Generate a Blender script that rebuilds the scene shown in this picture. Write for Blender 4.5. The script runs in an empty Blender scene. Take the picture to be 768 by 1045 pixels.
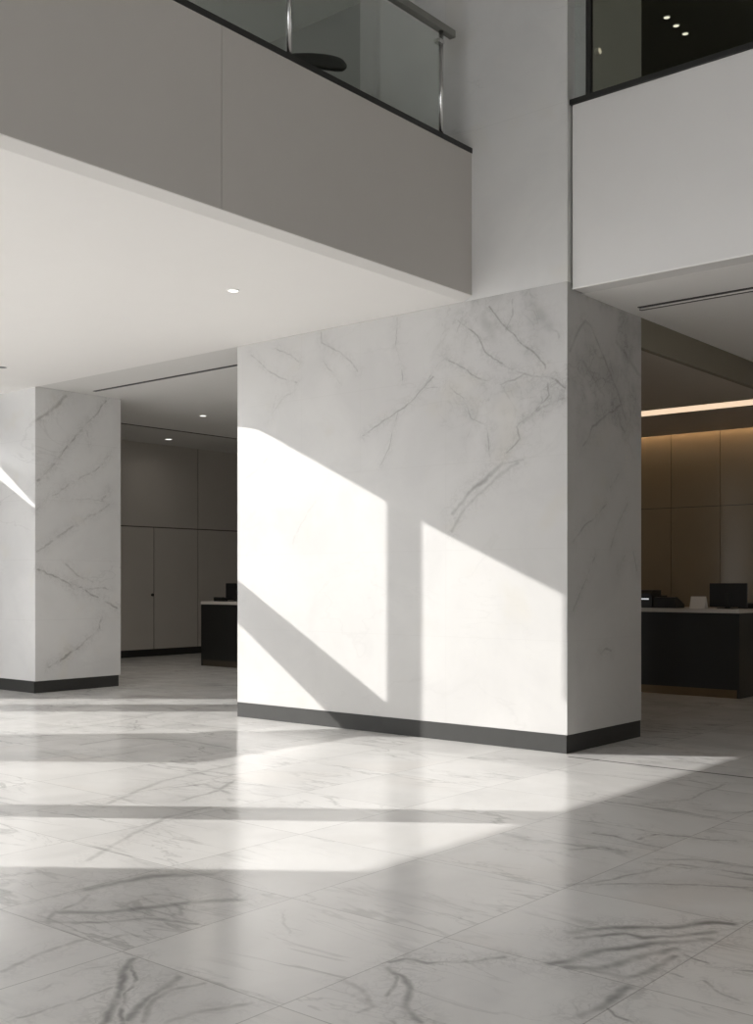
import bpy, bmesh, math, random
from mathutils import Vector, Matrix

# ------------------------------------------------------------------ camera, world, sun, exposure
S = bpy.context.scene
COL = S.collection
R = math.radians

cam_d = bpy.data.cameras.new('camera')
cam = bpy.data.objects.new('camera', cam_d)
COL.objects.link(cam)
cam.location = (0, 0, 1.45)
cam.rotation_euler = (R(90), 0, R(40))
cam_d.sensor_fit = 'VERTICAL'
cam_d.sensor_height = 36.0
cam_d.lens = 1131 / 1045 * 36.0
cam_d.shift_y = 71.5 / 1045
cam_d.clip_start = 0.05
cam_d.clip_end = 200
S.camera = cam

W = bpy.data.worlds.new('sky')
S.world = W
W.use_nodes = True
WB = W.node_tree.nodes['Background']
WB.inputs[0].default_value = (0.985, 0.99, 1.0, 1)
WB.inputs[1].default_value = 3.9

sun_d = bpy.data.lights.new('sun', 'SUN')
sun_d.energy = 5.4
sun_d.color = (1.0, 0.972, 0.935)
sun_d.angle = R(0.25)
sun = bpy.data.objects.new('sun', sun_d)
COL.objects.link(sun)
AZ, K = R(33), 0.315                       # direction the light travels over the floor, drop per metre
sun.rotation_euler = Vector((math.cos(AZ), math.sin(AZ), -K)).to_track_quat('-Z', 'Y').to_euler()
sun.location = (-20, -10, 12)

S.view_settings.view_transform = 'Standard'
S.view_settings.look = 'None'
S.view_settings.gamma = 1
S.view_settings.use_curve_mapping = False
S.view_settings.exposure = 0.0
S.cycles.max_bounces = 10
S.cycles.diffuse_bounces = 6
S.cycles.glossy_bounces = 4
S.cycles.transparent_max_bounces = 12
S.cycles.caustics_reflective = False
S.cycles.caustics_refractive = False
S.cycles.sample_clamp_indirect = 6.0

# stone veins: (width, strength, [points in metres])
VEINS_PILLAR=[
 (0.022,0.8,[(-5.91,8.20,3.83),(-5.70,8.20,3.65),(-5.62,8.20,3.51),(-5.45,8.20,3.38),(-5.27,8.20,3.28),(-5.09,8.20,3.23),(-4.95,8.20,3.20),(-4.80,8.20,3.09)]),
 (0.022,0.8,[(-5.56,8.20,3.90),(-5.46,8.20,3.76),(-5.27,8.20,3.56),(-5.10,8.20,3.42),(-5.00,8.20,3.31),(-4.97,8.20,3.21)]),
 (0.022,0.7,[(-6.08,8.20,3.51),(-5.83,8.20,3.38),(-5.65,8.20,3.26),(-5.45,8.20,3.19),(-5.30,8.20,3.21),(-5.21,8.20,3.26)]),
 (0.02,0.6,[(-6.08,8.20,3.30),(-5.96,8.20,3.20),(-5.83,8.20,3.08),(-5.76,8.20,2.92),(-5.54,8.20,2.82)]),
 (0.02,0.7,[(-5.59,8.20,2.82),(-5.57,8.20,2.69),(-5.56,8.20,2.56)]),
 (0.022,0.7,[(-4.97,8.20,3.14),(-4.95,8.20,3.05),(-5.06,8.20,2.95),(-5.18,8.20,2.88),(-5.28,8.20,2.80),(-5.25,8.20,2.69),(-5.39,8.20,2.59)]),
 (0.025,0.5,[(-4.80,8.20,3.01),(-4.94,8.20,2.97),(-5.09,8.20,2.92),(-5.21,8.20,2.84)]),
 (0.05,0.75,[(-5.43,8.20,2.50),(-5.60,8.20,2.39),(-5.80,8.20,2.25),(-5.98,8.20,2.08)]),
 (0.045,0.55,[(-5.27,8.20,2.49),(-5.48,8.20,2.40),(-5.67,8.20,2.25),(-5.83,8.20,2.13),(-5.99,8.20,1.93)]),
 (0.03,0.5,[(-5.22,8.20,2.51),(-5.45,8.20,2.49)]),
 (0.018,0.5,[(-6.08,8.20,3.55),(-6.19,8.20,3.42),(-6.31,8.20,3.26),(-6.08,8.20,3.23)]),
 (0.02,0.5,[(-5.33,8.20,3.93),(-5.33,8.20,3.80),(-5.40,8.20,3.68)]),
 (0.03,0.5,[(-5.93,8.20,3.73),(-5.83,8.20,3.89)]),
 (0.03,0.4,[(-4.94,8.20,3.62),(-4.87,8.20,3.58),(-4.85,8.20,3.53)]),
 (0.12,0.3,[(-5.64,8.20,3.82),(-5.54,8.20,3.63)]),
 (0.1,0.25,[(-5.12,8.20,3.87),(-4.94,8.20,3.62)]),
 (0.02,0.7,[(-6.21,8.20,3.35),(-6.31,8.20,3.26),(-6.45,8.20,3.15),(-6.61,8.20,3.08),(-6.86,8.20,2.97),(-7.05,8.20,2.88)]),
 (0.018,0.5,[(-6.61,8.20,3.08),(-6.70,8.20,2.84),(-6.73,8.20,2.72),(-6.84,8.20,2.58)]),
 (0.02,0.5,[(-6.61,8.20,3.97),(-6.64,8.20,3.71),(-6.59,8.20,3.53),(-6.56,8.20,3.36)]),
 (0.025,0.5,[(-7.61,8.20,3.97),(-7.60,8.20,3.85),(-7.37,8.20,3.74),(-7.22,8.20,3.62),(-7.12,8.20,3.52)]),
 (0.02,0.4,[(-7.58,8.20,3.68),(-7.46,8.20,3.54),(-7.37,8.20,3.43)]),
 (0.02,0.5,[(-8.27,8.20,3.90),(-8.06,8.20,3.80),(-7.92,8.20,3.70)]),
 (0.022,0.55,[(-8.63,8.20,3.87),(-8.36,8.20,3.67),(-8.14,8.20,3.57),(-7.95,8.20,3.49)]),
 (0.018,0.4,[(-7.95,8.20,3.43),(-8.12,8.20,3.38),(-8.25,8.20,3.26),(-8.38,8.20,3.11)]),
 (0.018,0.3,[(-8.25,8.20,3.39),(-8.29,8.20,3.26),(-8.36,8.20,3.19)]),
 (0.03,0.25,[(-8.70,8.20,2.56),(-8.54,8.20,2.64),(-8.38,8.20,2.75)]),
 (0.03,0.2,[(-8.00,8.20,1.85),(-7.89,8.20,2.06),(-7.70,8.20,2.26)]),
 (0.04,0.5,[(-4.78,8.24,3.41),(-4.78,8.38,3.60),(-4.78,8.51,3.71),(-4.78,8.61,3.69),(-4.78,8.76,3.51),(-4.78,8.96,3.33),(-4.78,9.14,3.10),(-4.78,9.25,2.95)]),
 (0.04,0.4,[(-4.78,8.46,3.37),(-4.78,8.65,3.23),(-4.78,8.84,3.10)]),
 (0.03,0.6,[(-4.78,9.14,3.06),(-4.78,9.02,3.01),(-4.78,8.80,2.89),(-4.78,8.63,2.81),(-4.78,8.57,2.73),(-4.78,8.46,2.62)]),
 (0.03,0.5,[(-4.78,9.14,2.90),(-4.78,9.29,2.76),(-4.78,9.42,2.61)]),
 (0.06,0.35,[(-4.78,9.08,3.62),(-4.78,9.33,3.50),(-4.78,9.53,3.37)]),
 (0.03,0.4,[(-4.78,9.12,2.43),(-4.78,8.96,2.30)]),
 (0.025,0.6,[(-4.78,8.88,2.15),(-4.78,8.75,2.06),(-4.78,8.51,1.94),(-4.78,8.30,1.79)]),
 (0.025,0.45,[(-4.78,9.28,2.17),(-4.78,9.09,1.97),(-4.78,8.97,1.76)]),
 (0.022,0.6,[(-4.78,8.68,1.68),(-4.78,8.51,1.47),(-4.78,8.30,1.22)]),
 (0.025,0.5,[(-4.78,9.23,1.70),(-4.78,9.06,1.52)]),
 (0.025,0.5,[(-4.78,9.40,1.72),(-4.78,9.47,1.56)]),
 (0.025,0.6,[(-4.78,8.77,0.83),(-4.78,8.86,0.86),(-4.78,8.97,0.83)]),
]
VEINS_LEFT=[
 (0.06,0.6,[(-12.68,8.23,3.56),(-12.68,8.38,3.65),(-12.68,8.52,3.78),(-12.68,8.65,3.93)]),
 (0.035,0.75,[(-12.68,9.31,3.94),(-12.68,9.13,3.72),(-12.68,8.92,3.51),(-12.68,8.63,3.20),(-12.68,8.47,3.00),(-12.68,8.23,2.77)]),
 (0.035,0.6,[(-12.68,8.23,2.41),(-12.68,8.42,2.57),(-12.68,8.72,2.76),(-12.68,9.18,2.99),(-12.68,9.39,3.25)]),
 (0.035,0.55,[(-12.68,9.36,2.52),(-12.68,9.05,2.35),(-12.68,8.74,2.18),(-12.68,8.55,2.07),(-12.68,8.35,1.92)]),
 (0.03,0.5,[(-12.68,9.00,3.49),(-12.68,9.05,3.30)]),
 (0.025,0.4,[(-12.68,8.42,2.58),(-12.68,8.72,2.56),(-12.68,9.28,2.57)]),
 (0.03,0.6,[(-12.68,9.36,2.72),(-12.68,9.26,2.59)]),
 (0.035,0.5,[(-12.68,8.25,1.85),(-12.68,8.43,1.97),(-12.68,8.61,2.11)]),
 (0.035,0.8,[(-12.68,8.23,1.60),(-12.68,8.47,1.55),(-12.68,8.71,1.42),(-12.68,8.80,1.32)]),
 (0.035,0.5,[(-12.68,8.66,1.68),(-12.68,8.85,1.56),(-12.68,9.09,1.46)]),
 (0.035,0.8,[(-12.68,8.75,1.43),(-12.68,8.92,1.37),(-12.68,9.11,1.27),(-12.68,9.36,1.16),(-12.68,9.51,1.10)]),
 (0.03,0.5,[(-12.68,8.94,1.37),(-12.68,9.19,1.37),(-12.68,9.39,1.34)]),
 (0.035,0.75,[(-12.68,9.24,0.96),(-12.68,9.21,0.82),(-12.68,9.04,0.68),(-12.68,8.80,0.53),(-12.68,8.64,0.43),(-12.68,8.47,0.38),(-12.68,8.41,0.33)]),
]
VEINS_FLOOR=[
 (0.09,0.75,[(-4.41,3.13,0.00),(-4.38,3.32,-0.00),(-4.36,3.48,0.00),(-4.17,3.68,0.00)]),
 (0.07,0.7,[(-4.20,2.82,0.00),(-4.03,2.95,0.00),(-3.95,3.12,0.00),(-3.89,3.27,0.00),(-3.73,3.47,0.00)]),
 (0.04,0.7,[(-4.12,2.73,0.00),(-4.01,2.79,0.00),(-3.91,2.88,0.00),(-3.83,3.03,0.00),(-3.62,3.12,0.00)]),
 (0.035,0.6,[(-4.33,3.07,0.00),(-4.23,2.95,0.00),(-4.19,2.79,0.00),(-4.10,2.72,0.00)]),
 (0.025,0.5,[(-3.74,2.71,0.00),(-3.72,2.84,0.00),(-3.61,2.87,0.00)]),
 (0.02,0.4,[(-4.43,2.69,0.00),(-4.42,2.93,0.00),(-4.42,3.14,0.00)]),
 (0.02,0.35,[(-4.64,2.81,0.00),(-4.63,3.31,0.00)]),
 (0.04,0.9,[(-3.47,2.66,0.00),(-3.36,2.54,0.00),(-3.19,2.39,0.00),(-3.05,2.24,0.00),(-3.01,2.15,0.00)]),
 (0.022,0.8,[(-3.43,2.62,0.00),(-3.27,2.53,0.00),(-3.17,2.40,0.00),(-3.04,2.29,0.00),(-2.95,2.22,0.00)]),
 (0.04,0.75,[(-3.17,2.65,0.00),(-3.11,2.50,0.00),(-3.06,2.38,0.00),(-3.00,2.28,0.00)]),
 (0.03,0.6,[(-3.06,2.67,0.00),(-3.10,2.55,0.00),(-3.04,2.40,0.00),(-2.94,2.30,0.00)]),
 (0.035,0.6,[(-2.78,2.65,0.00),(-2.86,2.47,0.00),(-2.88,2.35,0.00)]),
 (0.02,0.4,[(-3.45,2.60,0.00),(-3.50,2.49,0.00),(-3.45,2.25,0.00)]),
 (0.02,0.5,[(-3.26,2.41,0.00),(-3.26,2.23,0.00),(-3.27,2.06,0.00)]),
 (0.04,0.55,[(-3.80,2.67,0.00),(-3.78,2.47,0.00),(-3.72,2.28,0.00)]),
 (0.035,0.85,[(-2.67,3.27,-0.00),(-2.65,3.35,0.00),(-2.56,3.35,0.00),(-2.47,3.46,-0.00),(-2.39,3.60,0.00)]),
 (0.035,0.85,[(-2.64,3.21,0.00),(-2.55,3.17,0.00),(-2.43,3.07,0.00),(-2.36,2.97,0.00),(-2.23,2.88,0.00)]),
 (0.022,0.7,[(-2.59,3.19,0.00),(-2.46,3.00,0.00),(-2.29,2.81,0.00)]),
 (0.02,0.6,[(-2.43,2.99,0.00),(-2.42,2.92,0.00)]),
 (0.03,0.5,[(-2.70,3.01,0.00),(-2.57,2.99,0.00),(-2.44,2.90,0.00),(-2.44,2.83,0.00)]),
 (0.02,0.35,[(-3.46,3.47,0.00),(-3.21,3.29,0.00)]),
 (0.06,0.9,[(-2.34,4.02,0.00),(-2.22,4.21,0.00),(-2.06,4.35,0.00),(-1.97,4.52,0.00),(-1.87,4.57,0.00)]),
 (0.05,0.85,[(-2.27,3.97,0.00),(-2.15,4.16,0.00),(-2.06,4.15,0.00),(-1.96,4.30,0.00),(-1.89,4.43,0.00)]),
 (0.06,0.85,[(-2.20,3.65,0.00),(-2.16,3.73,0.00),(-2.14,3.90,0.00),(-2.06,3.99,0.00),(-2.01,4.11,0.00),(-1.92,4.21,0.00),(-1.86,4.33,0.00)]),
 (0.06,0.8,[(-2.13,3.66,0.00),(-2.03,3.72,0.00),(-2.00,3.87,0.00),(-1.96,3.99,0.00),(-1.90,4.12,0.00)]),
 (0.05,0.85,[(-2.04,3.69,0.00),(-1.90,3.70,0.00),(-1.88,3.88,0.00),(-1.87,4.03,0.00)]),
 (0.022,0.8,[(-1.84,4.08,-0.00),(-1.73,4.04,0.00),(-1.67,4.02,0.00),(-1.56,4.09,0.00)]),
 (0.02,0.6,[(-1.69,3.85,0.00),(-1.59,3.77,0.00),(-1.50,3.75,0.00)]),
 (0.02,0.5,[(-1.86,3.87,0.00),(-1.76,3.84,0.00)]),
 (0.05,0.8,[(-1.86,3.63,0.00),(-1.84,3.44,0.00),(-1.86,3.28,0.00)]),
 (0.02,0.8,[(-1.84,3.40,0.00),(-1.77,3.35,0.00),(-1.69,3.33,0.00)]),
 (0.035,0.6,[(-2.71,4.65,0.00),(-2.60,4.86,0.00),(-2.53,5.11,0.00),(-2.50,5.34,0.00),(-2.29,5.39,0.00),(-2.06,5.39,0.00)]),
 (0.03,0.6,[(-2.62,4.74,0.00),(-2.48,4.87,0.00),(-2.24,5.07,0.00),(-1.99,5.20,0.00)]),
 (0.03,0.5,[(-2.61,5.38,0.00),(-2.43,5.51,0.00),(-2.12,5.55,-0.00)]),
 (0.03,0.75,[(-2.88,5.73,0.00),(-2.86,5.91,0.00),(-2.72,5.98,0.00),(-2.57,5.99,0.00),(-2.44,6.05,0.00)]),
 (0.03,0.6,[(-3.06,5.28,0.00),(-2.97,5.44,0.00),(-2.81,5.44,0.00)]),
 (0.03,0.65,[(-3.16,5.71,0.00),(-3.02,5.72,0.00),(-2.81,5.64,0.00),(-2.71,5.63,0.00)]),
 (0.03,0.6,[(-2.63,5.28,0.00),(-2.51,5.29,0.00),(-2.39,5.31,0.00),(-2.26,5.51,0.00)]),
 (0.03,0.5,[(-3.31,6.69,0.00),(-3.16,6.96,0.00),(-3.20,7.70,0.00)]),
 (0.03,0.5,[(-2.93,6.74,0.00),(-2.77,6.75,0.00),(-2.65,6.95,0.00)]),
 (0.03,0.5,[(-9.36,6.32,0.00),(-9.41,6.93,0.00),(-9.70,7.80,0.00),(-9.87,9.17,0.00)]),
 (0.03,0.5,[(-9.41,7.29,0.00),(-8.80,6.79,0.00)]),
 (0.06,0.4,[(-6.01,4.43,0.00),(-6.14,4.68,0.00),(-6.39,5.20,0.00),(-6.53,6.03,0.00)]),
 (0.05,0.45,[(-4.86,3.45,0.00),(-5.17,3.97,0.00),(-5.38,4.43,0.00),(-5.42,4.78,0.00)]),
 (0.05,0.5,[(-6.12,5.09,0.00),(-6.07,5.30,0.00),(-5.66,5.17,0.00)]),
 (0.05,0.5,[(-5.72,4.82,0.00),(-5.76,5.08,0.00),(-5.99,5.54,0.00)]),
 (0.06,0.45,[(-8.36,5.88,0.00),(-8.41,6.38,0.00),(-7.91,6.66,-0.00),(-7.21,6.59,0.00)]),
 (0.04,0.4,[(-8.32,5.42,0.00),(-7.67,5.39,0.00),(-7.67,5.96,0.00)]),
]
# ------------------------------------------------------------------ helpers
class NT:
    """small helper to wire shader nodes"""
    def __init__(self, name):
        self.m = bpy.data.materials.new(name)
        self.m.use_nodes = True
        self.t = self.m.node_tree
        self.b = self.t.nodes['Principled BSDF']
    def n(self, kind, **kw):
        x = self.t.nodes.new(kind)
        for k, v in kw.items():
            setattr(x, k, v)
        return x
    def put(self, sock, v):
        if hasattr(v, 'is_output') or isinstance(v, bpy.types.NodeSocket):
            self.t.links.new(v, sock)
        elif isinstance(v, (tuple, list)) and len(v) == 3 and sock.type == 'RGBA':
            sock.default_value = (*v, 1)
        else:
            sock.default_value = v
    def math(self, op, a, b=None, c=None, clamp=False):
        x = self.n('ShaderNodeMath', operation=op, use_clamp=clamp)
        self.put(x.inputs[0], a)
        if b is not None: self.put(x.inputs[1], b)
        if c is not None: self.put(x.inputs[2], c)
        return x.outputs[0]
    def vec(self, op, a, b=None, s=None):
        x = self.n('ShaderNodeVectorMath', operation=op)
        self.put(x.inputs[0], a)
        if b is not None: self.put(x.inputs[1], b)
        if s is not None: self.put(x.inputs['Scale'], s)
        return x.outputs['Value'] if op in ('DOT_PRODUCT', 'LENGTH', 'DISTANCE') else x.outputs['Vector']
    def noise(self, vec, scale, detail=4.0, rough=0.55, dist=0.0, color=False):
        x = self.n('ShaderNodeTexNoise')
        self.put(x.inputs['Vector'], vec)
        x.inputs['Scale'].default_value = scale
        x.inputs['Detail'].default_value = detail
        x.inputs['Roughness'].default_value = rough
        x.inputs['Distortion'].default_value = dist
        return x.outputs['Color'] if color else x.outputs['Fac']
    def smooth(self, v, lo, hi, a=0.0, b=1.0):
        x = self.n('ShaderNodeMapRange', interpolation_type='SMOOTHSTEP')
        self.put(x.inputs['Value'], v)
        for k, q in (('From Min', lo), ('From Max', hi), ('To Min', a), ('To Max', b)):
            self.put(x.inputs[k], q)
        return x.outputs['Result']
    def mix(self, f, a, b):
        x = self.n('ShaderNodeMix', data_type='RGBA')
        self.put(x.inputs['Factor'], f)
        self.put(x.inputs[6], a)
        self.put(x.inputs[7], b)
        return x.outputs[2]
    def pos(self):
        return self.n('ShaderNodeNewGeometry').outputs['Position']
    def sep(self, v):
        x = self.n('ShaderNodeSeparateXYZ')
        self.put(x.inputs[0], v)
        return x.outputs[0], x.outputs[1], x.outputs[2]

def plain(name, color, rough=0.6, metal=0.0, spec=0.5, var=0.03, vscale=3.0, bump=0.0):
    """a plain painted, lacquered or metal surface with slight procedural unevenness"""
    k = NT(name)
    p = k.pos()
    f = k.noise(p, vscale, 3.0)
    lo = tuple(c * (1 - var) for c in color)
    hi = tuple(min(1, c * (1 + var)) for c in color)
    k.put(k.b.inputs['Base Color'], k.mix(f, lo, hi))
    k.b.inputs['Roughness'].default_value = rough
    k.b.inputs['Metallic'].default_value = metal
    k.b.inputs['Specular IOR Level'].default_value = spec
    if bump:
        bp = k.n('ShaderNodeBump')
        bp.inputs['Strength'].default_value = bump
        bp.inputs['Distance'].default_value = 0.004
        k.put(bp.inputs['Height'], k.noise(p, 60, 3))
        k.put(k.b.inputs['Normal'], bp.outputs[0])
    return k.m

def glow(name, color, strength):
    k = NT(name)
    k.put(k.b.inputs['Base Color'], (0.8, 0.8, 0.8))
    k.put(k.b.inputs['Emission Color'], color)
    k.b.inputs['Emission Strength'].default_value = strength
    return k.m

def glass(name, tint, refl=0.08):
    k = NT(name)
    out = k.t.nodes['Material Output']
    tr = k.n('ShaderNodeBsdfTransparent'); k.put(tr.inputs[0], tint)
    gl = k.n('ShaderNodeBsdfGlossy'); gl.inputs['Roughness'].default_value = 0.02
    lw = k.n('ShaderNodeFresnel'); lw.inputs[0].default_value = 1.45
    mx = k.n('ShaderNodeMixShader')
    k.put(mx.inputs[0], k.math('MULTIPLY', lw.outputs[0], refl / 0.04 * 0.5, clamp=True))
    k.put(mx.inputs[1], tr.outputs[0]); k.put(mx.inputs[2], gl.outputs[0])
    k.put(out.inputs[0], mx.outputs[0])
    return k.m

def drawn_veins(k, p, table, jitter, thin=1.0, spread=0.5):
    """mask of the stone's own veins: distance to hand-placed polylines, wobbled by noise"""
    w1 = k.vec('SCALE', k.vec('SUBTRACT', k.noise(p, 3.5, 3, color=True), (0.5, 0.5, 0.5)), s=jitter)
    w2 = k.vec('SCALE', k.vec('SUBTRACT', k.noise(p, 17.0, 3, color=True), (0.5, 0.5, 0.5)), s=jitter * 0.35)
    q = q0 = k.vec('ADD', k.vec('ADD', p, w1), w2)
    tot = halo = None
    for w, st, pts in table:
        dmin = None
        if tot is not None:                 # a negligible term that makes the chain run in order
            q = k.vec('ADD', q0, k.vec('SCALE', (1.0, 1.0, 1.0), s=k.math('MULTIPLY', tot, 1e-7)))
        for a, b in zip(pts[:-1], pts[1:]):
            a = Vector(a); ba = Vector(b) - a
            if ba.length < 1e-4: continue
            pa = k.vec('SUBTRACT', q, tuple(a))
            t = k.math('ADD', k.vec('DOT_PRODUCT', pa, tuple(ba / ba.length_squared)), 0.0, clamp=True)
            d = k.vec('DISTANCE', pa, k.vec('SCALE', tuple(ba), s=t))
            dmin = d if dmin is None else k.math('MINIMUM', dmin, d)
        v = k.smooth(dmin, 0.0, w * thin, st, 0.0)
        tot = v if tot is None else k.math('MAXIMUM', tot, v)
        hv = k.smooth(dmin, 0.0, w * 3.0 + 0.05, st, 0.0)
        halo = hv if halo is None else k.math('MAXIMUM', halo, hv)
    web = k.math('MAXIMUM', ridges(k, q0, 7.0, 0.035, 3, 0.5), k.math('MULTIPLY', ridges(k, q0, 13.0, 0.05, 3, 0.8), 0.7))
    web = k.math('ADD', k.math('MULTIPLY', web, 0.75), 0.16)
    fade = k.smooth(k.noise(p, 5.0, 4, 0.6), 0.3, 0.62, 0.45, 1.0)
    return k.math('MAXIMUM', k.math('MULTIPLY', tot, fade), k.math('MULTIPLY', k.math('MULTIPLY', halo, web), spread))

def near(table, lo, hi, pad=0.16):
    """the pieces of the vein polylines that pass through a box"""
    out = []
    for w, st, pts in table:
        run = []
        for a, b in zip(pts[:-1], pts[1:]):
            if all(max(a[i], b[i]) > lo[i] - pad and min(a[i], b[i]) < hi[i] + pad for i in range(3)):
                run = run or [a]
                run.append(b)
            elif run:
                out.append((w, st, run)); run = []
        if run: out.append((w, st, run))
    return out

def ridges(k, p, scale, width, detail=5.0, dist=0.6):
    n = k.noise(p, scale, detail, 0.55, dist)
    a = k.math('ABSOLUTE', k.math('SUBTRACT', n, 0.5))
    return k.smooth(a, 0.0, width, 1.0, 0.0)

def joint(k, c, at, half, soft=0.0015):
    d = k.math('ABSOLUTE', k.math('SUBTRACT', c, at))
    return k.smooth(d, half, half + soft, 1.0, 0.0)

def grid_joint(k, c, origin, pitch, half):
    u = k.math('FRACT', k.math('DIVIDE', k.math('SUBTRACT', c, origin - pitch * 100.5), pitch))
    d = k.math('MULTIPLY', k.math('ABSOLUTE', k.math('SUBTRACT', u, 0.5)), pitch)
    return k.smooth(d, half, half + 0.002, 1.0, 0.0)

def marble_wall(name, table, zs, base=(0.56, 0.553, 0.54), vein=(0.17, 0.162, 0.15), jit=0.08, xs=(), fine=0.12, rough=0.25, cloud=None):
    k = NT(name)
    p = k.pos()
    x, y, z = k.sep(p)
    cl = k.noise(p, 1.3, 4, 0.6, 0.4)
    c = k.mix(k.smooth(cl, 0.35, 0.7), base, tuple(b * f for b, f in zip(base, (0.93, 0.93, 0.935))))
    # warm rusty bloom in a few places
    wm = k.math('MULTIPLY', k.smooth(k.noise(p, 2.1, 2, 0.5, 0.2), 0.58, 0.75), 0.35)
    c = k.mix(wm, c, (base[0] * 0.95, base[1] * 0.92, base[2] * 0.84))
    stretch = k.n('ShaderNodeMapping')
    k.put(stretch.inputs[0], p)
    stretch.inputs['Rotation'].default_value = (0, R(35), 0)
    stretch.inputs['Scale'].default_value = (0.7, 0.7, 1.6)
    f1 = ridges(k, stretch.outputs[0], 0.9, 0.012)
    area = k.smooth(k.noise(p, 0.8, 2), 0.45, 0.65)
    c = k.mix(k.math('MULTIPLY', k.math('MULTIPLY', f1, area), fine), c, vein)
    if cloud is not None:                    # the heavily veined slab high on the pillar
        m = k.math('MULTIPLY', k.smooth(x, cloud[0] - 0.5, cloud[0] + 0.5), k.smooth(z, cloud[1] - 0.1, cloud[1] + 0.6))
        m = k.math('MULTIPLY', m, k.smooth(k.noise(p, 2.2, 3), 0.42, 0.66))
        c = k.mix(k.math('MULTIPLY', m, 0.22), c, vein)
        wv = k.math('MAXIMUM', ridges(k, p, 2.6, 0.02, 5, 0.9), k.math('MULTIPLY', ridges(k, p, 5.5, 0.03, 4, 0.6), 0.6))
        c = k.mix(k.math('MULTIPLY', k.math('MULTIPLY', m, wv), 0.4), c, vein)
    if table:
        c = k.mix(k.math('MULTIPLY', drawn_veins(k, p, table, jit, 0.7, 0.4), 0.8), c, vein)
    j = None
    for zz in zs:
        v = joint(k, z, zz, 0.0025)
        j = v if j is None else k.math('MAXIMUM', j, v)
    for xx, z0 in xs:
        v = k.math('MULTIPLY', joint(k, x, xx, 0.0025), k.math('GREATER_THAN', z, z0))
        j = v if j is None else k.math('MAXIMUM', j, v)
    if j is not None:
        c = k.mix(k.math('MULTIPLY', j, 0.16), c, (0.42, 0.41, 0.39))
    k.put(k.b.inputs['Base Color'], c)
    k.b.inputs['Roughness'].default_value = rough
    k.b.inputs['Specular IOR Level'].default_value = 0.35
    return k.m

def marble_floor(name, table):
    k = NT(name)
    p = k.pos()
    x, y, z = k.sep(p)
    X0, PX, Y0, PY = -2.69, 0.872, 2.69, 0.955
    ix = k.math('FLOOR', k.math('DIVIDE', k.math('SUBTRACT', x, X0), PX))
    iy = k.math('FLOOR', k.math('DIVIDE', k.math('SUBTRACT', y, Y0), PY))
    cell = k.n('ShaderNodeCombineXYZ')
    k.put(cell.inputs[0], ix); k.put(cell.inputs[1], iy)
    wn = k.n('ShaderNodeTexWhiteNoise', noise_dimensions='3D')
    k.put(wn.inputs['Vector'], cell.outputs[0])
    pp = k.vec('ADD', p, k.vec('SCALE', wn.outputs['Color'], s=9.0))
    base, grey, dark = (0.88, 0.87, 0.85), (0.77, 0.76, 0.745), (0.20, 0.195, 0.19)
    cl = k.noise(pp, 1.1, 4, 0.6, 0.5)
    c = k.mix(k.smooth(cl, 0.42, 0.72), base, grey)
    c = k.mix(k.math('MULTIPLY', k.smooth(k.noise(pp, 0.7, 2), 0.55, 0.7), 0.5), c, (0.82, 0.785, 0.745))
    mp = k.n('ShaderNodeMapping')
    k.put(mp.inputs[0], pp)
    mp.inputs['Rotation'].default_value = (0, 0, R(-38))
    mp.inputs['Scale'].default_value = (0.55, 2.1, 1)
    s1 = ridges(k, mp.outputs[0], 1.1, 0.022, 5, 0.5)
    s2 = ridges(k, mp.outputs[0], 2.3, 0.02, 4, 0.8)
    area = k.smooth(k.noise(pp, 0.9, 2), 0.42, 0.62)
    c = k.mix(k.math('MULTIPLY', k.math('MULTIPLY', s1, area), 0.38), c, dark)
    c = k.mix(k.math('MULTIPLY', k.math('MULTIPLY', s2, area), 0.25), c, dark)
    if table:
        c = k.mix(k.math('MULTIPLY', drawn_veins(k, p, table, 0.08, 0.78, 0.42), 0.92), c, dark)
    g = k.math('MAXIMUM', grid_joint(k, x, X0, PX, 0.0018), grid_joint(k, y, Y0, PY, 0.0018))
    j2 = k.math('MULTIPLY', joint(k, y, 8.075, 0.014, 0.006), k.math('GREATER_THAN', x, -4.7))
    c = k.mix(k.math('MULTIPLY', g, 0.45), c, (0.2, 0.19, 0.18))
    c = k.mix(k.math('MULTIPLY', j2, 0.8), c, (0.1, 0.095, 0.09))
    k.put(k.b.inputs['Base Color'], c)
    k.put(k.b.inputs['Roughness'], k.smooth(k.noise(p, 2.5, 3), 0.3, 0.7, 0.17, 0.23))
    k.b.inputs['Specular IOR Level'].default_value = 0.55
    return k.m

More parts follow.
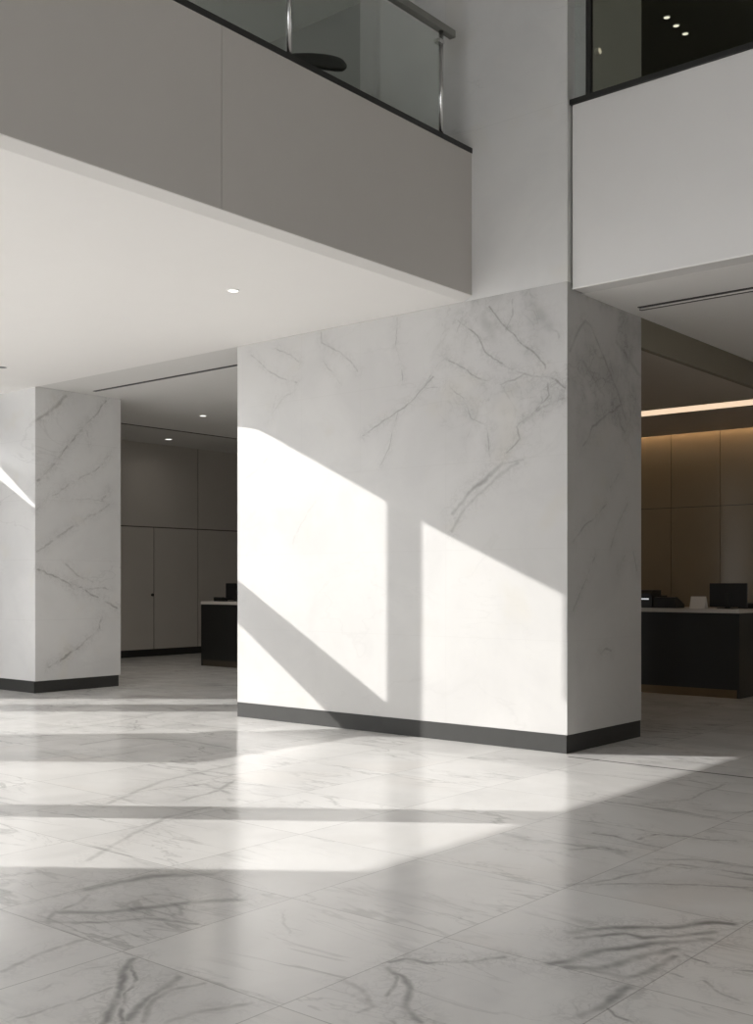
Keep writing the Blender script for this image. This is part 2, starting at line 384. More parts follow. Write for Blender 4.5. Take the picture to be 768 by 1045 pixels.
class MB:
    """collects boxes, prisms, tubes in one bmesh; done() links it as ONE mesh object"""
    def __init__(self): self.b = bmesh.new()
    def box(self, x0, x1, y0, y1, z0, z1):
        v = [self.b.verts.new((x, y, z)) for z in (z0, z1) for y in (y0, y1) for x in (x0, x1)]
        for f in ((0, 2, 3, 1), (4, 5, 7, 6), (0, 1, 5, 4), (2, 6, 7, 3), (0, 4, 6, 2), (1, 3, 7, 5)):
            self.b.faces.new([v[i] for i in f])
        return self
    def prism(self, poly, lo, hi, axis='Z'):
        """poly extruded along axis; poly is (x,y) for Z, (y,z) for X, (x,z) for Y"""
        def P(a, b, t): return {'Z': (a, b, t), 'X': (t, a, b), 'Y': (a, t, b)}[axis]
        A = [self.b.verts.new(P(a, b, lo)) for a, b in poly]
        B = [self.b.verts.new(P(a, b, hi)) for a, b in poly]
        n = len(poly)
        self.b.faces.new(A); self.b.faces.new(B)
        for i in range(n):
            self.b.faces.new((A[i], A[(i + 1) % n], B[(i + 1) % n], B[i]))
        return self
    def tube(self, p0, p1, r, n=20, r2=None):
        p0, p1 = Vector(p0), Vector(p1)
        d = p1 - p0
        m = Matrix.Translation((p0 + p1) / 2) @ d.to_track_quat('Z', 'Y').to_matrix().to_4x4()
        bmesh.ops.create_cone(self.b, cap_ends=True, segments=n, radius1=r, radius2=r if r2 is None else r2, depth=d.length, matrix=m)
        return self
    def lathe(self, prof, cx, cy, n=32):
        """prof: (radius, z) list turned about a vertical axis"""
        rings = []
        for r, z in prof:
            if r < 1e-5: rings.append([self.b.verts.new((cx, cy, z))])
            else: rings.append([self.b.verts.new((cx + r * math.cos(2 * math.pi * i / n), cy + r * math.sin(2 * math.pi * i / n), z)) for i in range(n)])
        for a, b in zip(rings[:-1], rings[1:]):
            for i in range(n):
                q = [a[i % len(a)], a[(i + 1) % len(a)], b[(i + 1) % len(b)], b[i % len(b)]]
                u = []
                for v in q:
                    if v not in u: u.append(v)
                if len(u) > 2: self.b.faces.new(u)
        return self
    def done(self, name, mat, parent=None, bevel=0.0, seg=2, smooth=False):
        bmesh.ops.remove_doubles(self.b, verts=self.b.verts, dist=1e-6)
        bmesh.ops.recalc_face_normals(self.b, faces=self.b.faces)
        me = bpy.data.meshes.new(name)
        if parent is not None:
            off = parent.location
            bmesh.ops.translate(self.b, verts=self.b.verts, vec=-off)
        self.b.to_mesh(me); self.b.free()
        me.materials.append(mat)
        o = bpy.data.objects.new(name, me)
        COL.objects.link(o)
        if parent is not None: o.parent = parent
        if bevel:
            md = o.modifiers.new('edge', 'BEVEL')
            md.width = bevel; md.segments = seg; md.limit_method = 'ANGLE'; md.angle_limit = R(40)
        if smooth:
            for f in me.polygons: f.use_smooth = True
        return o

def tag(o, label=None, cat=None, group=None, kind=None):
    if label: o['label'] = label
    if cat: o['category'] = cat
    if group: o['group'] = group
    if kind: o['kind'] = kind
    return o

def root(name, loc, label=None, cat=None, group=None, kind=None):
    o = bpy.data.objects.new(name, None)
    o.empty_display_size = 0.1
    o.location = loc
    COL.objects.link(o)
    return tag(o, label, cat, group, kind)

def struct(name, mb, mat, label=None, **kw):
    return tag(mb.done(name, mat, **kw), label, kind='structure')

def clone(src, loc, label):
    """copy a thing with its parts and their parts"""
    def cp(o, par):
        c = o.copy(); COL.objects.link(c)
        if par is not None: c.parent = par
        for ch in [q for q in bpy.data.objects if q.parent == o and q is not c]: cp(ch, c)
        return c
    c = cp(src, None)
    c.location = loc
    c['label'] = label
    return c

# ------------------------------------------------------------------ materials
def pillar_stone(name, table):
    return marble_wall(name, table, (0.95, 1.74, 2.53, 3.32), xs=((-7.88, 2.53), (-7.09, 2.53), (-6.05, 0.0)), jit=0.07, cloud=(-6.0, 2.5), fine=0.06)
M_floor = marble_floor('polished veined marble tiles', [])
M_pillar = pillar_stone('white veined marble', [])
M_pillar_side = pillar_stone('white veined marble side', [v for v in VEINS_PILLAR if v[2][0][1] > 8.21])
M_leftp = marble_wall('white marble of rear pillar', VEINS_LEFT, (0.95, 1.74, 2.53, 3.32), jit=0.12, base=(0.72, 0.715, 0.705))
M_upper = marble_wall('pale marble with faint veins', [], (5.51, 7.0), xs=((-6.05, 4.0),), fine=0.12, base=(0.68, 0.675, 0.66), rough=0.35)
M_fascia = plain('warm grey plaster panel', (0.54, 0.515, 0.485), 0.7, var=0.015)
M_fascia_r = plain('pale grey plaster', (0.70, 0.69, 0.675), 0.75, var=0.02)
M_soffit = plain('white ceiling paint', (0.86, 0.845, 0.825), 0.85, var=0.01, spec=0.2)
M_passage = plain('ceiling paint with shade mixed in', (0.72, 0.71, 0.69), 0.85, var=0.01, spec=0.2)  # soffit white darkened to paint in the dimmer light of the passage
M_rceil = plain('taupe ceiling paint', (0.56, 0.51, 0.45), 0.8, var=0.02, spec=0.2)
M_base = plain('dark grey stone skirting', (0.042, 0.042, 0.040), 0.5, spec=0.25, var=0.12, vscale=9)
M_panel = plain('taupe matt wall panel', (0.58, 0.55, 0.51), 0.5, var=0.02)
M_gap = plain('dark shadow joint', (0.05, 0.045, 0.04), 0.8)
M_lacq = plain('glossy brown lacquered panel', (0.30, 0.25, 0.175), 0.16, var=0.08, vscale=1.5)
M_shell = plain('grey plaster', (0.35, 0.34, 0.33), 0.8)
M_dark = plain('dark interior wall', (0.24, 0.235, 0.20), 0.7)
M_corr = plain('grey corridor wall', (0.42, 0.42, 0.40), 0.7)
M_corrc = plain('grey corridor ceiling', (0.72, 0.72, 0.69), 0.8)
M_black = plain('black satin metal', (0.018, 0.018, 0.017), 0.45)
M_steel = plain('brushed steel', (0.62, 0.62, 0.61), 0.22, metal=1.0)
M_rail = plain('grey satin handrail', (0.22, 0.22, 0.20), 0.4, metal=0.3)
M_desk = plain('black matt desk panel', (0.016, 0.016, 0.015), 0.4, var=0.1)
M_top = plain('pale stone counter', (0.62, 0.59, 0.55), 0.3, var=0.05, vscale=12)
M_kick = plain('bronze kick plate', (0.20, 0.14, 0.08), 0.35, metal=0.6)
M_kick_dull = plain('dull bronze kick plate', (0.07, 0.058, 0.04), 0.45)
M_bulk = plain('dark taupe bulkhead paint', (0.27, 0.245, 0.195), 0.8, spec=0.2)
M_plastic = plain('black plastic', (0.012, 0.012, 0.012), 0.4)
M_card = plain('white card', (0.82, 0.80, 0.76), 0.7)
M_white = plain('white painted trim', (0.84, 0.83, 0.81), 0.6)
M_lens = glow('lit downlight lens', (1.0, 0.97, 0.92), 2.0)
M_lens_off = plain('dark downlight lens', (0.04, 0.04, 0.04), 0.3)
M_strip = glow('warm light strip diffuser', (1.0, 0.75, 0.52), 0.92)
M_cove = glow('warm cove lamp', (1.0, 0.70, 0.43), 13.0)
M_white_glow = glow('glowing white strip', (0.9, 0.95, 1.0), 0.55)
M_glass_rail = glass('clear balustrade glass', (0.97, 0.99, 0.975), 0.012)
M_glass_dark = glass('smoked upper glazing', (0.68, 0.68, 0.62), 0.03)
M_leather = plain('black leather', (0.015, 0.015, 0.015), 0.45, bump=0.3)

# ------------------------------------------------------------------ setting
YP = 8.20            # plane of the pillars' front faces
SO = 3.99            # underside of the balcony
FX, FY = 1.744, 1.91                      # the floor is laid in fields of two by two tiles
fm = MB()
gx = [-19.0] + [-2.69 + FX * i for i in range(-7, 3)] + [7.0]
gy = [-10.0] + [2.69 + FY * i for i in range(0, 5)] + [19.0]
vt = {(i, j): fm.b.verts.new((x, y, 0)) for i, x in enumerate(gx) for j, y in enumerate(gy)}
slots = [M_floor]
for i in range(len(gx) - 1):
    for j in range(len(gy) - 1):
        f = fm.b.faces.new((vt[i, j], vt[i + 1, j], vt[i + 1, j + 1], vt[i, j + 1]))
        tb = near(VEINS_FLOOR, (gx[i], gy[j], -1), (gx[i + 1], gy[j + 1], 1)) if 0 < i < len(gx) - 2 or gx[i + 1] - gx[i] < 3 else []
        if tb:
            f.material_index = len(slots)
            slots.append(marble_floor('veined marble field', tb))
fm.box(-19, 7, -10, 19, -0.2, -0.001)
fo = struct('floor', fm, M_floor, 'polished white marble floor with grey veins and thin tile joints')
for m in slots[1:]: fo.data.materials.append(m)

# main pillar
P = root('marble_pillar', (-6.81, YP, 0), 'broad sunlit white marble pillar with grey veins in the middle of the lobby', kind='structure')
front = [v for v in VEINS_PILLAR if v[2][0][1] < 8.21]
pm = MB()
slots = [M_pillar, M_pillar_side]
cuts = [-8.84, -7.9, -7.0, -6.05, -5.4, -4.78]
for z0, z1 in ((0.155, 2.53), (2.53, SO)):
    for a, b in zip(cuts[:-1], cuts[1:]):
        pm.box(a, b, YP, YP + 1.36, z0, z1)
bmesh.ops.remove_doubles(pm.b, verts=pm.b.verts, dist=1e-5)
dead = [f for f in pm.b.faces if 0.16 < f.calc_center_median().z < SO - 0.01 and (
    (abs(f.normal.x) > 0.9 and -8.8 < f.calc_center_median().x < -4.8) or (abs(f.normal.z) > 0.9))]
bmesh.ops.delete(pm.b, geom=dead, context='FACES_ONLY')
pm.b.faces.ensure_lookup_table()
for f in pm.b.faces:
    c = f.calc_center_median()
    if abs(c.x + 4.78) < 1e-3: f.material_index = 1
    elif abs(c.y - YP) < 1e-3:
        xs_ = [v.co.x for v in f.verts]; zs_ = [v.co.z for v in f.verts]
        tb = near(front, (min(xs_), 8, min(zs_)), (max(xs_), 8.4, max(zs_)))
        if tb:
            f.material_index = len(slots)
            slots.append(pillar_stone('white veined marble field', tb))
cl = pm.done('marble_cladding', M_pillar, P, bevel=0.004)
for m in slots[1:]: cl.data.materials.append(m)
MB().box(-8.835, -4.785, YP - 0.004, YP + 1.35, 0.0, 0.155).done('baseboard', M_base, P, bevel=0.002)
MB().box(-7.09, -4.78, YP, YP + 1.36, SO, 9.5).done('upper_cladding', M_upper, P)
# rear pillar on the left
P2 = root('marble_pillar', (-14.2, YP, 0), 'narrower white marble pillar at the left beside the passage opening', kind='structure')
MB().box(-15.6, -12.68, YP, YP + 1.36, 0.155, 4.0).done('marble_cladding', M_leftp, P2, bevel=0.004)
MB().box(-15.6, -12.695, YP - 0.004, YP + 1.335, 0.0, 0.155).done('baseboard', M_base, P2, bevel=0.002)

# balcony slab: white soffit, plaster fascia
void = [(-13.6, YP), (-10.98, 6.61), (-11.3, 5.14), (-11.7, 3.6), (-12.6, 0.5), (-14.3, -4.0), (-14.3, -9.6)]   # unseen slab edge cut back so the sun rays clear it
edge = [(-5.76, -9.6), (-5.76, YP)] + void
inner = [(-5.855, -9.6)] + [(-5.855, YP)] + edge[2:]
struct('ceiling', MB().prism(inner, SO, SO + 0.25), M_soffit, 'white soffit under the balcony at the left')
fas = root('balcony_fascia', (-5.79, 0, SO), 'long grey plaster balcony front rising above the white soffit', kind='structure')
MB().box(-5.82, -5.76, -9.6, 5.192, SO + 0.045, 5.31).done('fascia_panel', M_fascia, fas)
MB().box(-5.82, -5.76, 5.198, YP, SO + 0.045, 5.31).done('fascia_panel', M_fascia, fas)
MB().box(-5.83, -5.765, -9.6, YP, SO + 0.25, 5.305).done('fascia_backing', M_fascia, fas)
MB().prism([(-5.762, SO + 0.045), (-5.762, SO + 0.04), (-5.85, SO - 0.003), (-5.86, SO + 0.045)], -9.6, YP, 'Y').done('edge_trim', M_soffit, fas)
slab_floor = [(-5.83, -9.6), (-5.83, YP)] + void
struct('floor_upper', MB().prism(slab_floor, SO + 0.25, 5.2), M_corr, 'upper balcony floor')
struct('wall_upper_left', MB().box(-14.6, -7.09, 9.0, 9.2, SO + 0.25, 7.67).box(-14.6, -7.09, YP, 9.0, SO + 0.25, 5.2), M_corr, 'dark grey corridor wall behind the balcony railing')
struct('ceiling_upper', MB().prism([(-7.5, -9.6), (-7.5, 9.2), (-14.3, 9.2)] + void, 7.67, 7.9), M_corrc, 'grey ceiling of the upper corridor')

# passage on the left behind the pillars
struct('ceiling_passage', MB().box(-14.55, -8.84, YP, 19, 4.0, 4.3).box(-14.9, -14.55, YP, 19, 4.12, 4.3), M_passage, 'ceiling of the passage between the pillars, its shade put in the colour')
struct('joint_shade_strip', MB().box(-14.585, -14.551, YP + 1.36, 19, 3.992, 4.1), M_gap, 'dark strip painting the shaded joint along the passage ceiling')  # solid dark strip stands in for the shade at the ceiling step
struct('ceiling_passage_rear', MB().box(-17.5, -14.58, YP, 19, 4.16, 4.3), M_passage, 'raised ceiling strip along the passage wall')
LX = -17.3
wl = root('wall_left', (LX, 14, 0), 'taupe panelled wall at the end of the passage', kind='structure')
MB().box(LX - 0.2, LX - 0.012, YP, 19, 0, 4.2).done('wall_backing', M_gap, wl)
g = 0.010
ys = [9.6, 11.9, 14.964, 17.6, 19.0]
for a, b in zip(ys[:-1], ys[1:]):
    MB().box(LX - 0.02, LX, a + g, b - g, 2.524 + g, 4.16).done('wall_panel', M_panel, wl)
for a, b in ((9.6, 11.9), (13.836, 14.964), (14.964, 16.4), (16.4, 19.0)):
    MB().box(LX - 0.02, LX, a + g, b - g, 0.14, 2.524 - g).done('wall_panel', M_panel, wl)
MB().box(LX - 0.02, LX - 0.004, 9.6, 19, 0, 0.14).done('baseboard', M_black, wl)
dr = root('door_1', (LX, 12.86, 0), 'flush taupe door in the passage wall with a small dark knob', kind='structure')
MB().box(LX - 0.02, LX, 11.9 + g, 13.836 - g, 0.14, 2.524 - g).done('door_leaf', M_panel, dr)
kn = MB().tube((LX, 13.77, 1.2), (LX + 0.03, 13.77, 1.2), 0.012).tube((LX + 0.03, 13.77, 1.2), (LX + 0.055, 13.77, 1.2), 0.03)
kn.done('door_handle', M_black, dr, bevel=0.004)
struct('wall_passage_back', MB().box(-17.5, -9.2, 18.6, 18.8, 0, 4.3), M_panel)
struct('wall_light_stop', MB().box(-9.3, -9.15, 9.56, 18.8, 0, 4.0), M_panel)  # unseen wall added to keep the bay's warm light out of the passage
struct('wall_passage_side', MB().box(-17.5, -15.6, YP, YP + 0.2, 0, 4.3), M_shell)

# right bay: balcony front, soffit, dropped ceiling, lacquered back wall
struct('wall_right_fascia', MB().box(-4.76, 7, YP + 0.05, YP + 0.25, 3.93, 5.485), M_fascia_r, 'pale grey plaster upper wall at the right above the reception bay', bevel=0.003)
struct('trim_1', MB().box(-4.76, 7, YP + 0.045, YP + 0.06, 3.926, 3.937), M_white)
struct('ceiling_right', MB().box(-4.78, 7, YP + 0.25, 16, 3.93, 4.2), M_soffit, 'soffit of the reception bay at the right')
struct('ceiling_right_bulkhead', MB().box(-4.84, -4.78, YP + 1.36, 15.68, 3.65, 3.93), M_bulk)
dc = MB()
dc.box(-9.15, -4.84, YP + 1.36, 13.13, 3.65, 3.72)
dc.box(-9.15, -4.84, 13.56, 15.52, 3.65, 3.72)
dc.box(-4.93, -4.84, 13.13, 13.56, 3.65, 3.72)
dc.box(-9.15, -4.84, 15.50, 15.52, 3.72, 3.86)
dc.box(-9.15, -4.84, 15.50, 15.68, 3.86, 3.88)
struct('ceiling_right_dropped', dc, M_rceil, 'taupe dropped ceiling over the reception desk')
wb = root('wall_back', (-4, 15.68, 0), 'glossy brown lacquered panel wall behind the reception desk', kind='structure')
MB().box(-9.15, 7, 15.70, 15.9, 0, 4.0).done('wall_backing', M_gap, wb)
xs = [-9.15, -8.118, -7.351, -6.584, -5.817, -5.05, -4.283, -3.0, -1.5, 0.5, 3.0, 7.0]
for a, b in zip(xs[:-1], xs[1:]):
    MB().box(a + 0.004, b - 0.004, 15.68, 15.70, 0.0, 2.565).done('wall_panel', M_lacq, wb)
    MB().box(a + 0.004, b - 0.004, 15.68, 15.70, 2.573, 3.93).done('wall_panel', M_lacq, wb)
struct('wall_bay_right', MB().box(3.0, 3.2, YP + 0.25, 15.68, 0, 3.93), M_rceil)

# upper room behind the glazing at the right
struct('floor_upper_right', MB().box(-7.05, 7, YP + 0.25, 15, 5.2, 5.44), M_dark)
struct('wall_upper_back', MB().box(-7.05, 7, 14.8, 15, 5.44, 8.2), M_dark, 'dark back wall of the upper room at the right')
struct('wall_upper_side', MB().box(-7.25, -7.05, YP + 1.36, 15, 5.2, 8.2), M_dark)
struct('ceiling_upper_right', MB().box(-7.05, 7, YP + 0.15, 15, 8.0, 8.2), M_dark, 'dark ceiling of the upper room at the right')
w2 = root('window_2', (-2, YP + 0.1, 5.485), 'dark framed upper glazing above the pale wall at the right', kind='structure')
MB().box(-4.775, 7, YP + 0.03, YP + 0.19, 5.485, 5.53).done('window_sill', M_black, w2)
for x0 in (-4.655, -2.4, -0.1, 2.2, 4.5):
    MB().box(x0, x0 + 0.045, YP + 0.09, YP + 0.13, 5.53, 8.0).done('mullion', M_black, w2)
for a, b in ((-4.77, -4.655), (-4.61, -2.4), (-2.355, -0.1), (-0.055, 2.2), (2.245, 4.5)):
    MB().box(a, b, YP + 0.105, YP + 0.113, 5.53, 8.0).done('pane', M_glass_dark if a > -4.7 else M_glass_rail, w2)
struct('wall_upper_right', MB().box(-4.78, 7, YP + 0.05, YP + 0.25, 8.0, 9.5), M_fascia_r)

# outer shell of the hall
struct('ceiling_hall', MB().box(-14.7, 7, -10, 9.6, 9.5, 9.7), M_shell)
struct('wall_right', MB().box(6.8, 7, -10, YP + 0.1, 0, 9.5), M_fascia_r)
struct('wall_front', MB().box(-14.7, 7, -10.2, -10, 5.0, 9.5).box(2.0, 7, -10.2, -10, 0, 5.0).box(-14.7, -12.5, -10.2, -10, 0, 5.0), M_shell)
# unseen added screen at the left: openings shaped to cast the sun patches
WX0, WX1 = -14.53, -14.47
w1 = root('sun_screen', (-14.5, 0, 0), 'added light screen with shaped openings beyond the left edge of the picture', kind='structure')
def wp(name, *poly): MB().prism(poly, WX0, WX1, 'X').done(name, M_shell, w1)
wp('screen_panel', (-10, 0), (-4.0, 0), (-2.87, 4.10), (-2.87, 9.5), (-10, 9.5))
wp('screen_head', (-2.87, 4.10), (1.89, 4.10), (1.89, 9.5), (-2.87, 9.5))
wp('screen_head', (1.89, 4.985), (2.91, 5.096), (3.149, 5.14), (4.7, 5.40), (4.7, 9.5), (1.89, 9.5))
wp('mullion', (-2.35, 0), (-1.92, 0), (-0.97, 4.11), (-1.40, 4.11))  # screen bar shaped for the thin shadow band on the floor
wp('screen_block', (-0.2, 0), (1.6, 0), (2.5, 1.88), (3.0, 2.5), (3.0, 2.88), (0.93, 2.88))
wp('mullion', (2.91, 2.4), (3.149, 2.4), (3.149, 5.2), (2.91, 5.2))  # screen bar shaped for the upright shadow on the pillar
wp('screen_bar', (3.149, 3.181), (4.75, 3.65), (4.75, 3.26), (3.515, 2.715), (3.0, 2.48))
wp('screen_panel', (4.7, 9.5), (4.7, 3.23), (4.82, 2.4), (5.2, 2.22), (6.85, 2.22), (6.85, 9.5))
wp('mullion', (4.1, 0), (4.95, 0), (6.08, 2.24), (5.2, 2.24))  # screen bar shaped for the shadow stripe on the far floor
wp('screen_panel', (5.82, 0), (8.2, 0), (8.2, 2.31), (6.93, 2.31))
wp('screen_panel', (6.85, 2.2), (8.2, 2.3), (8.2, 3.32), (7.24, 3.12), (6.99, 3.075), (6.85, 3.05))
wp('screen_head', (6.85, 3.075), (8.2, 3.69), (8.2, 9.5), (6.85, 9.5))

# ------------------------------------------------------------------ balcony balustrade
B = root('glass_balustrade', (-5.80, 5.0, 5.31), 'glass balustrade with steel posts and grey handrail along the balcony edge', 'railing')
MB().box(-5.86, -5.752, -9.6, YP - 0.002, 5.31, 5.355).done('base_rail', M_black, B)
MB().box(-5.835, -5.77, -9.6, 7.97, 6.27, 6.335).done('handrail', M_rail, B, bevel=0.006)
posts = [7.79 - 1.89 * i for i in range(4)]
for i, y in enumerate(posts):
    po = MB().tube((-5.80, y, 5.355), (-5.80, y, 6.275), 0.021, 24)
    po = po.done('post', M_steel, B, smooth=False)
    for f in po.data.polygons: f.use_smooth = len(f.vertices) == 4
    cl = MB().box(-5.83, -5.77, y - 0.06, y + 0.012, 6.15, 6.185).done('clamp', M_steel, po, bevel=0.004)
    cl.matrix_parent_inverse = Matrix.Identity(4)
    # the clamp is built relative to the world, so take the balustrade's offset off it
    for v in cl.data.vertices: v.co -= B.location
    if i < 3:
        MB().box(-5.806, -5.794, posts[i + 1] + 0.035, y - 0.03, 5.355, 6.22).done('glass_panel', M_glass_rail, B)

# ------------------------------------------------------------------ ceiling fittings
def downlight(x, y, z, label, r, lens, power=0):
    t = root('downlight', (x, y, z), label, 'downlight')
    MB().lathe([(r, z), (r, z - 0.006), (r * 0.82, z - 0.01), (r * 0.8, z - 0.002)], x, y).done('trim_ring', M_white, t)
    MB().lathe([(0, z - 0.006), (r * 0.81, z - 0.006)], x, y).done('lens', lens, t)
    if power:
        ld = bpy.data.lights.new('lamp', 'SPOT')
        ld.energy = power; ld.color = (1.0, 0.93, 0.84); ld.spot_size = R(165); ld.spot_blend = 1.0; ld.shadow_soft_size = 0.05
        lo = bpy.data.objects.new('lamp', ld); COL.objects.link(lo)
        lo.parent = t; lo.location = (0, 0, -0.03)
    return t
downlight(-7.15, 6.585, SO, 'small lit round downlight alone in the white balcony soffit', 0.055, M_lens)
downlight(-11.79, 7.17, SO, 'unlit dark downlight in the white soffit at the far left edge', 0.08, M_lens_off)
downlight(-12.94, 11.29, 4.0, 'small lit downlight in the passage ceiling nearer the sunlit pillar', 0.06, M_lens, 90)
downlight(-16.51, 13.55, 4.16, 'small lit downlight in the passage ceiling close above the panelled wall', 0.08, M_lens, 6)
u = downlight(-5.68, 12.0, 8.0, 'uppermost of three lit downlights seen through the dark upper glazing', 0.042, M_lens, 4)
u['group'] = 'downlights of the upper room'
for yy, lb in ((12.25, 'middle one of three lit downlights seen through the dark upper glazing'),
               (12.5, 'lowest of three lit downlights seen through the dark upper glazing')):
    clone(u, (-5.68, yy, 8.0), lb)
ws = root('glass_glint', (-4.78, 8.70, 6.106), 'tiny glowing stud standing in for a reflection in the upper glazing', 'reflection')  # added glowing stud imitates a light reflected in the glazing
MB().tube((-4.78, 8.70, 6.106), (-4.745, 8.70, 6.106), 0.03).done('housing', M_white, ws)
MB().tube((-4.745, 8.70, 6.106), (-4.742, 8.70, 6.106), 0.024).done('lens', glow('dim glint glow', (1, 0.9, 0.75), 0.8), ws)

v = root('linear_vent', (-2, 9.24, 3.93), 'long black double slot vent in the right bay soffit', 'ceiling vent')
MB().box(-4.63, 2.5, 9.21, 9.225, 3.922, 3.93).box(-4.63, 2.5, 9.245, 9.256, 3.922, 3.93).done('slot_rim', M_white, v)
MB().box(-4.62, 2.5, 9.165, 9.21, 3.924, 3.93).done('slot', M_black, v)
MB().box(-4.65, 2.5, 9.256, 9.30, 3.924, 3.93).done('slot', M_black, v)
v = root('linear_vent', (-10.6, 8.92, 4.0), 'long dark slot vent in the passage ceiling between the pillars', 'ceiling vent')
MB().box(-12.4, -8.9, 8.895, 8.945, 3.994, 4.0).done('slot', M_black, v)
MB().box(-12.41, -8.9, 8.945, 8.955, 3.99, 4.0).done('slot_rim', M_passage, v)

ls = root('ceiling_light_strip', (-7, 13.35, 3.72), 'long warm glowing light strip in the dropped ceiling above the reception desk', 'light strip')
MB().box(-9.15, -4.94, 13.13, 13.56, 3.652, 3.66).done('diffuser', M_strip, ls)
MB().box(-9.15, -4.94, 13.13, 13.56, 3.66, 3.72).done('housing', M_white, ls)
cv = root('cove_lamp', (-7, 15.6, 3.86), 'warm lamp hidden in the slot at the top of the lacquered wall', 'light strip')
MB().box(-9.1, -4.85, 15.55, 15.60, 3.845, 3.86).done('tube', M_cove, cv)

# ------------------------------------------------------------------ reception desks
def desk(x0, x1, y0, y1, zt, label, kick_end):
    d = root('reception_desk', ((x0 + x1) / 2, y0, 0), label, 'desk')
    MB().box(x0, x1, y0 - 0.012, y1, zt - 0.05, zt).done('counter_top', M_top, d, bevel=0.003)
    MB().box(x0 + 0.03, x1 - 0.03, y0, y0 + 0.03, 0.105, zt - 0.05).done('front_panel', M_desk, d)
    MB().box(x0 + 0.002, x0 + 0.03, y0, y1, 0.0, zt - 0.05).done('end_panel', M_desk, d)
    MB().box(x1 - 0.03, x1 - 0.002, y0, y1, 0.0, zt - 0.05).done('end_panel', M_desk, d)
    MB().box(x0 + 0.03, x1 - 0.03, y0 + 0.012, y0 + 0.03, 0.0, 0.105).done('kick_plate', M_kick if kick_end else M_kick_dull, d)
    MB().box(x0 + 0.03, x1 - 0.03, y1 - 0.03, y1 - 0.005, 0.0, zt - 0.05).done('back_panel', M_desk, d)
    return d
desk(-9.0, -5.39, 13.42, 14.30, 1.11, 'black reception desk with pale counter in the warm bay at the right', True)
desk(-14.72, -11.2, 12.80, 13.6, 1.115, 'black reception desk with pale counter in the passage at the left', False)

def monitor(x, y, z, w, h, rot, label):
    m = root('monitor', (x, y, z), label, 'monitor', 'black desk monitors')
    b = MB().box(x - w / 2, x + w / 2, y - 0.012, y + 0.02, z + 0.02, z + h)
    b.done('screen_housing', M_plastic, m, bevel=0.006)
    MB().box(x - w / 2 + 0.012, x + w / 2 - 0.012, y + 0.02, y + 0.0215, z + 0.035, z + h - 0.015).done('screen', M_plastic, m)
    MB().box(x - 0.035, x + 0.035, y - 0.035, y - 0.012, z + 0.012, z + h * 0.62).done('stand_neck', M_black, m, bevel=0.004)
    MB().box(x - 0.11, x + 0.11, y - 0.10, y + 0.06, z, z + 0.012).done('stand_foot', M_black, m, bevel=0.003)
    m.rotation_euler = (0, 0, rot)
    return m
monitor(-5.63, 13.66, 1.11, 0.49, 0.325, 0.0, 'black monitor seen from behind on the right reception desk')
monitor(-14.26, 13.21, 1.115, 0.5, 0.315, R(4), 'black monitor on the left reception desk beside the sunlit pillar')

pr = root('receipt_printer', (-6.72, 13.62, 1.11), 'black printer with a white strip at the pillar end of the right desk', 'printer')
MB().prism([(13.53, 1.11), (13.80, 1.11), (13.80, 1.345), (13.56, 1.345), (13.53, 1.30)], -6.92, -6.61, 'X').done('body', M_plastic, pr, bevel=0.006)
MB().box(-6.90, -6.66, 13.522, 13.54, 1.218, 1.236).done('white_strip', M_white_glow, pr)  # thin white strip, slightly emissive
ph = root('desk_telephone', (-6.45, 13.62, 1.11), 'low black telephone between the printer and the white card', 'telephone')
MB().prism([(13.54, 1.11), (13.82, 1.11), (13.82, 1.16), (13.60, 1.255), (13.54, 1.25)], -6.60, -6.29, 'X').done('body', M_plastic, ph, bevel=0.006)
MB().box(-6.58, -6.52, 13.60, 13.80, 1.245, 1.275).done('handset', M_plastic, ph, bevel=0.012)
cd = root('tent_card', (-5.96, 13.60, 1.11), 'white folded card standing beside the monitor on the right desk', 'card sign')
MB().prism([(13.545, 1.11), (13.555, 1.11), (13.605, 1.262), (13.60, 1.265), (13.595, 1.262)], -6.10, -5.90, 'X').done('front_leaf', M_card, cd)
MB().prism([(13.655, 1.11), (13.665, 1.11), (13.608, 1.262), (13.602, 1.265), (13.60, 1.26)], -6.10, -5.90, 'X').done('back_leaf', M_card, cd)
kb = root('desk_scanner', (-5.51, 14.05, 1.11), 'low black device behind the monitor at the end of the right desk', 'device')
MB().prism([(13.95, 1.11), (14.18, 1.11), (14.18, 1.15), (13.97, 1.178), (13.95, 1.17)], -5.62, -5.41, 'X').done('body', M_plastic, kb, bevel=0.005)
MB().box(-5.57, -5.46, 14.0, 14.06, 1.165, 1.182).done('scan_window', M_lens_off, kb)
bx = root('card_reader', (-14.45, 13.02, 1.115), 'small black box on the left reception desk beside its monitor', 'card reader')
MB().prism([(12.95, 1.115), (13.07, 1.115), (13.07, 1.16), (12.97, 1.19), (12.95, 1.185)], -14.565, -14.325, 'X').done('body', M_plastic, bx, bevel=0.005)
MB().box(-14.50, -14.39, 13.0, 13.05, 1.165, 1.182).done('keypad', M_lens_off, bx)

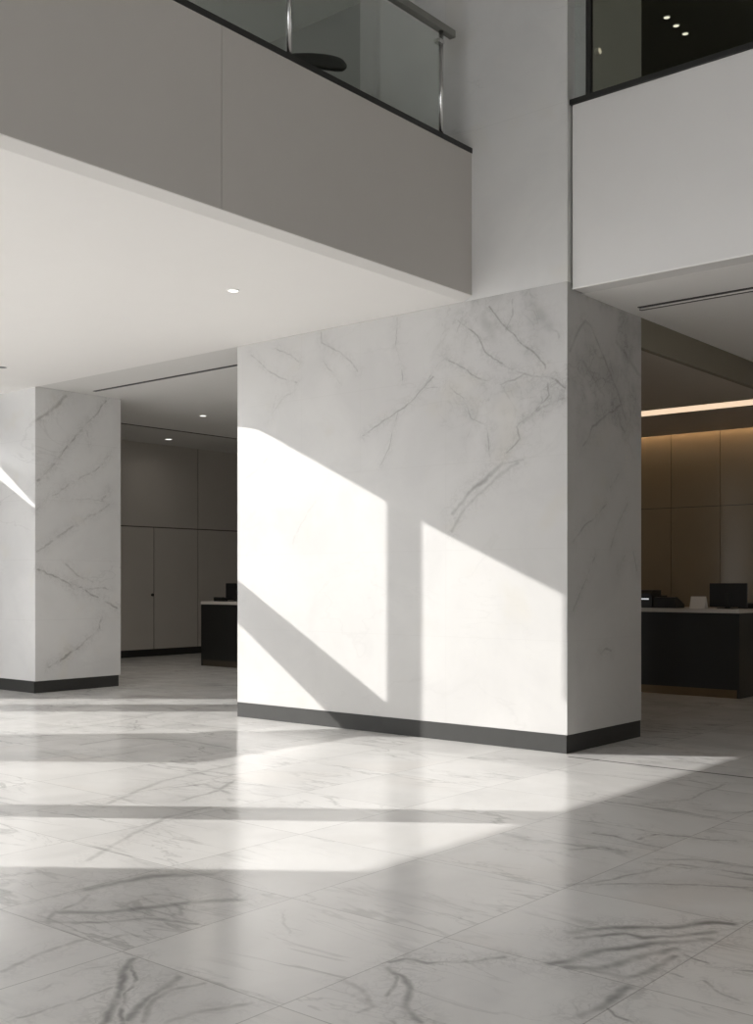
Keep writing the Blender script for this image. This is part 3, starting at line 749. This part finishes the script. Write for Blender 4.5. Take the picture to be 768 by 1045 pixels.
# ------------------------------------------------------------------ chair behind the railing
cz = 5.2
A0, A1 = Vector((-6.87, 6.69, 0)), Vector((-6.33, 7.14, 0))      # ends of the padded back
rd = (A1 - A0).normalized()
pd = Vector((-rd.y, rd.x, 0))                                    # towards the seat, away from the railing
mid = (A0 + A1) / 2
sc = mid + pd * 0.27
ch = root('lounge_chair', (sc.x, sc.y, cz), 'black padded chair whose rounded back shows behind the balcony glass', 'chair')
mb = MB()
n = 24
rings = []
for i in range(n + 1):
    t = i / n
    s = A0.lerp(A1, t) + pd * 0.10 * (2 * t - 1) ** 2             # the back curves gently round the seat
    f = max(0.25, min(1.0, (1 - abs(2 * t - 1) ** 8) ** 0.5))
    ring = []
    for j in range(16):
        a = 2 * math.pi * j / 16
        ca, sa = math.cos(a), math.sin(a)
        q = 0.045 * f * math.copysign(abs(ca) ** 0.6, ca)
        zz = 0.062 * f * math.copysign(abs(sa) ** 0.6, sa)
        ring.append(mb.b.verts.new((s.x + pd.x * q, s.y + pd.y * q, cz + 0.735 + zz)))
    rings.append(ring)
for a, b in zip(rings[:-1], rings[1:]):
    for j in range(16): mb.b.faces.new((a[j], a[(j + 1) % 16], b[(j + 1) % 16], b[j]))
mb.b.faces.new(rings[0]); mb.b.faces.new(rings[-1])
mb.done('backrest', M_leather, ch, smooth=True)
MB().lathe([(0, cz + 0.38), (0.25, cz + 0.38), (0.28, cz + 0.40), (0.28, cz + 0.46), (0.25, cz + 0.49), (0, cz + 0.495)], sc.x, sc.y).done('seat', M_leather, ch, smooth=True)
for u in (-0.12, 0.12):
    b0 = sc - pd * 0.22 + rd * u
    b1 = mid + rd * u + pd * 0.01
    MB().tube((b0.x, b0.y, cz + 0.42), (b1.x, b1.y, cz + 0.70), 0.012, 12).done('back_post', M_black, ch)
for t in (45, 135, 225, 315):
    d = rd * math.cos(R(t)) + pd * math.sin(R(t))
    p0, p1 = sc + d * 0.26, sc + d * 0.20
    MB().tube((p0.x, p0.y, cz), (p1.x, p1.y, cz + 0.39), 0.011, 12, 0.016).done('leg', M_black, ch)
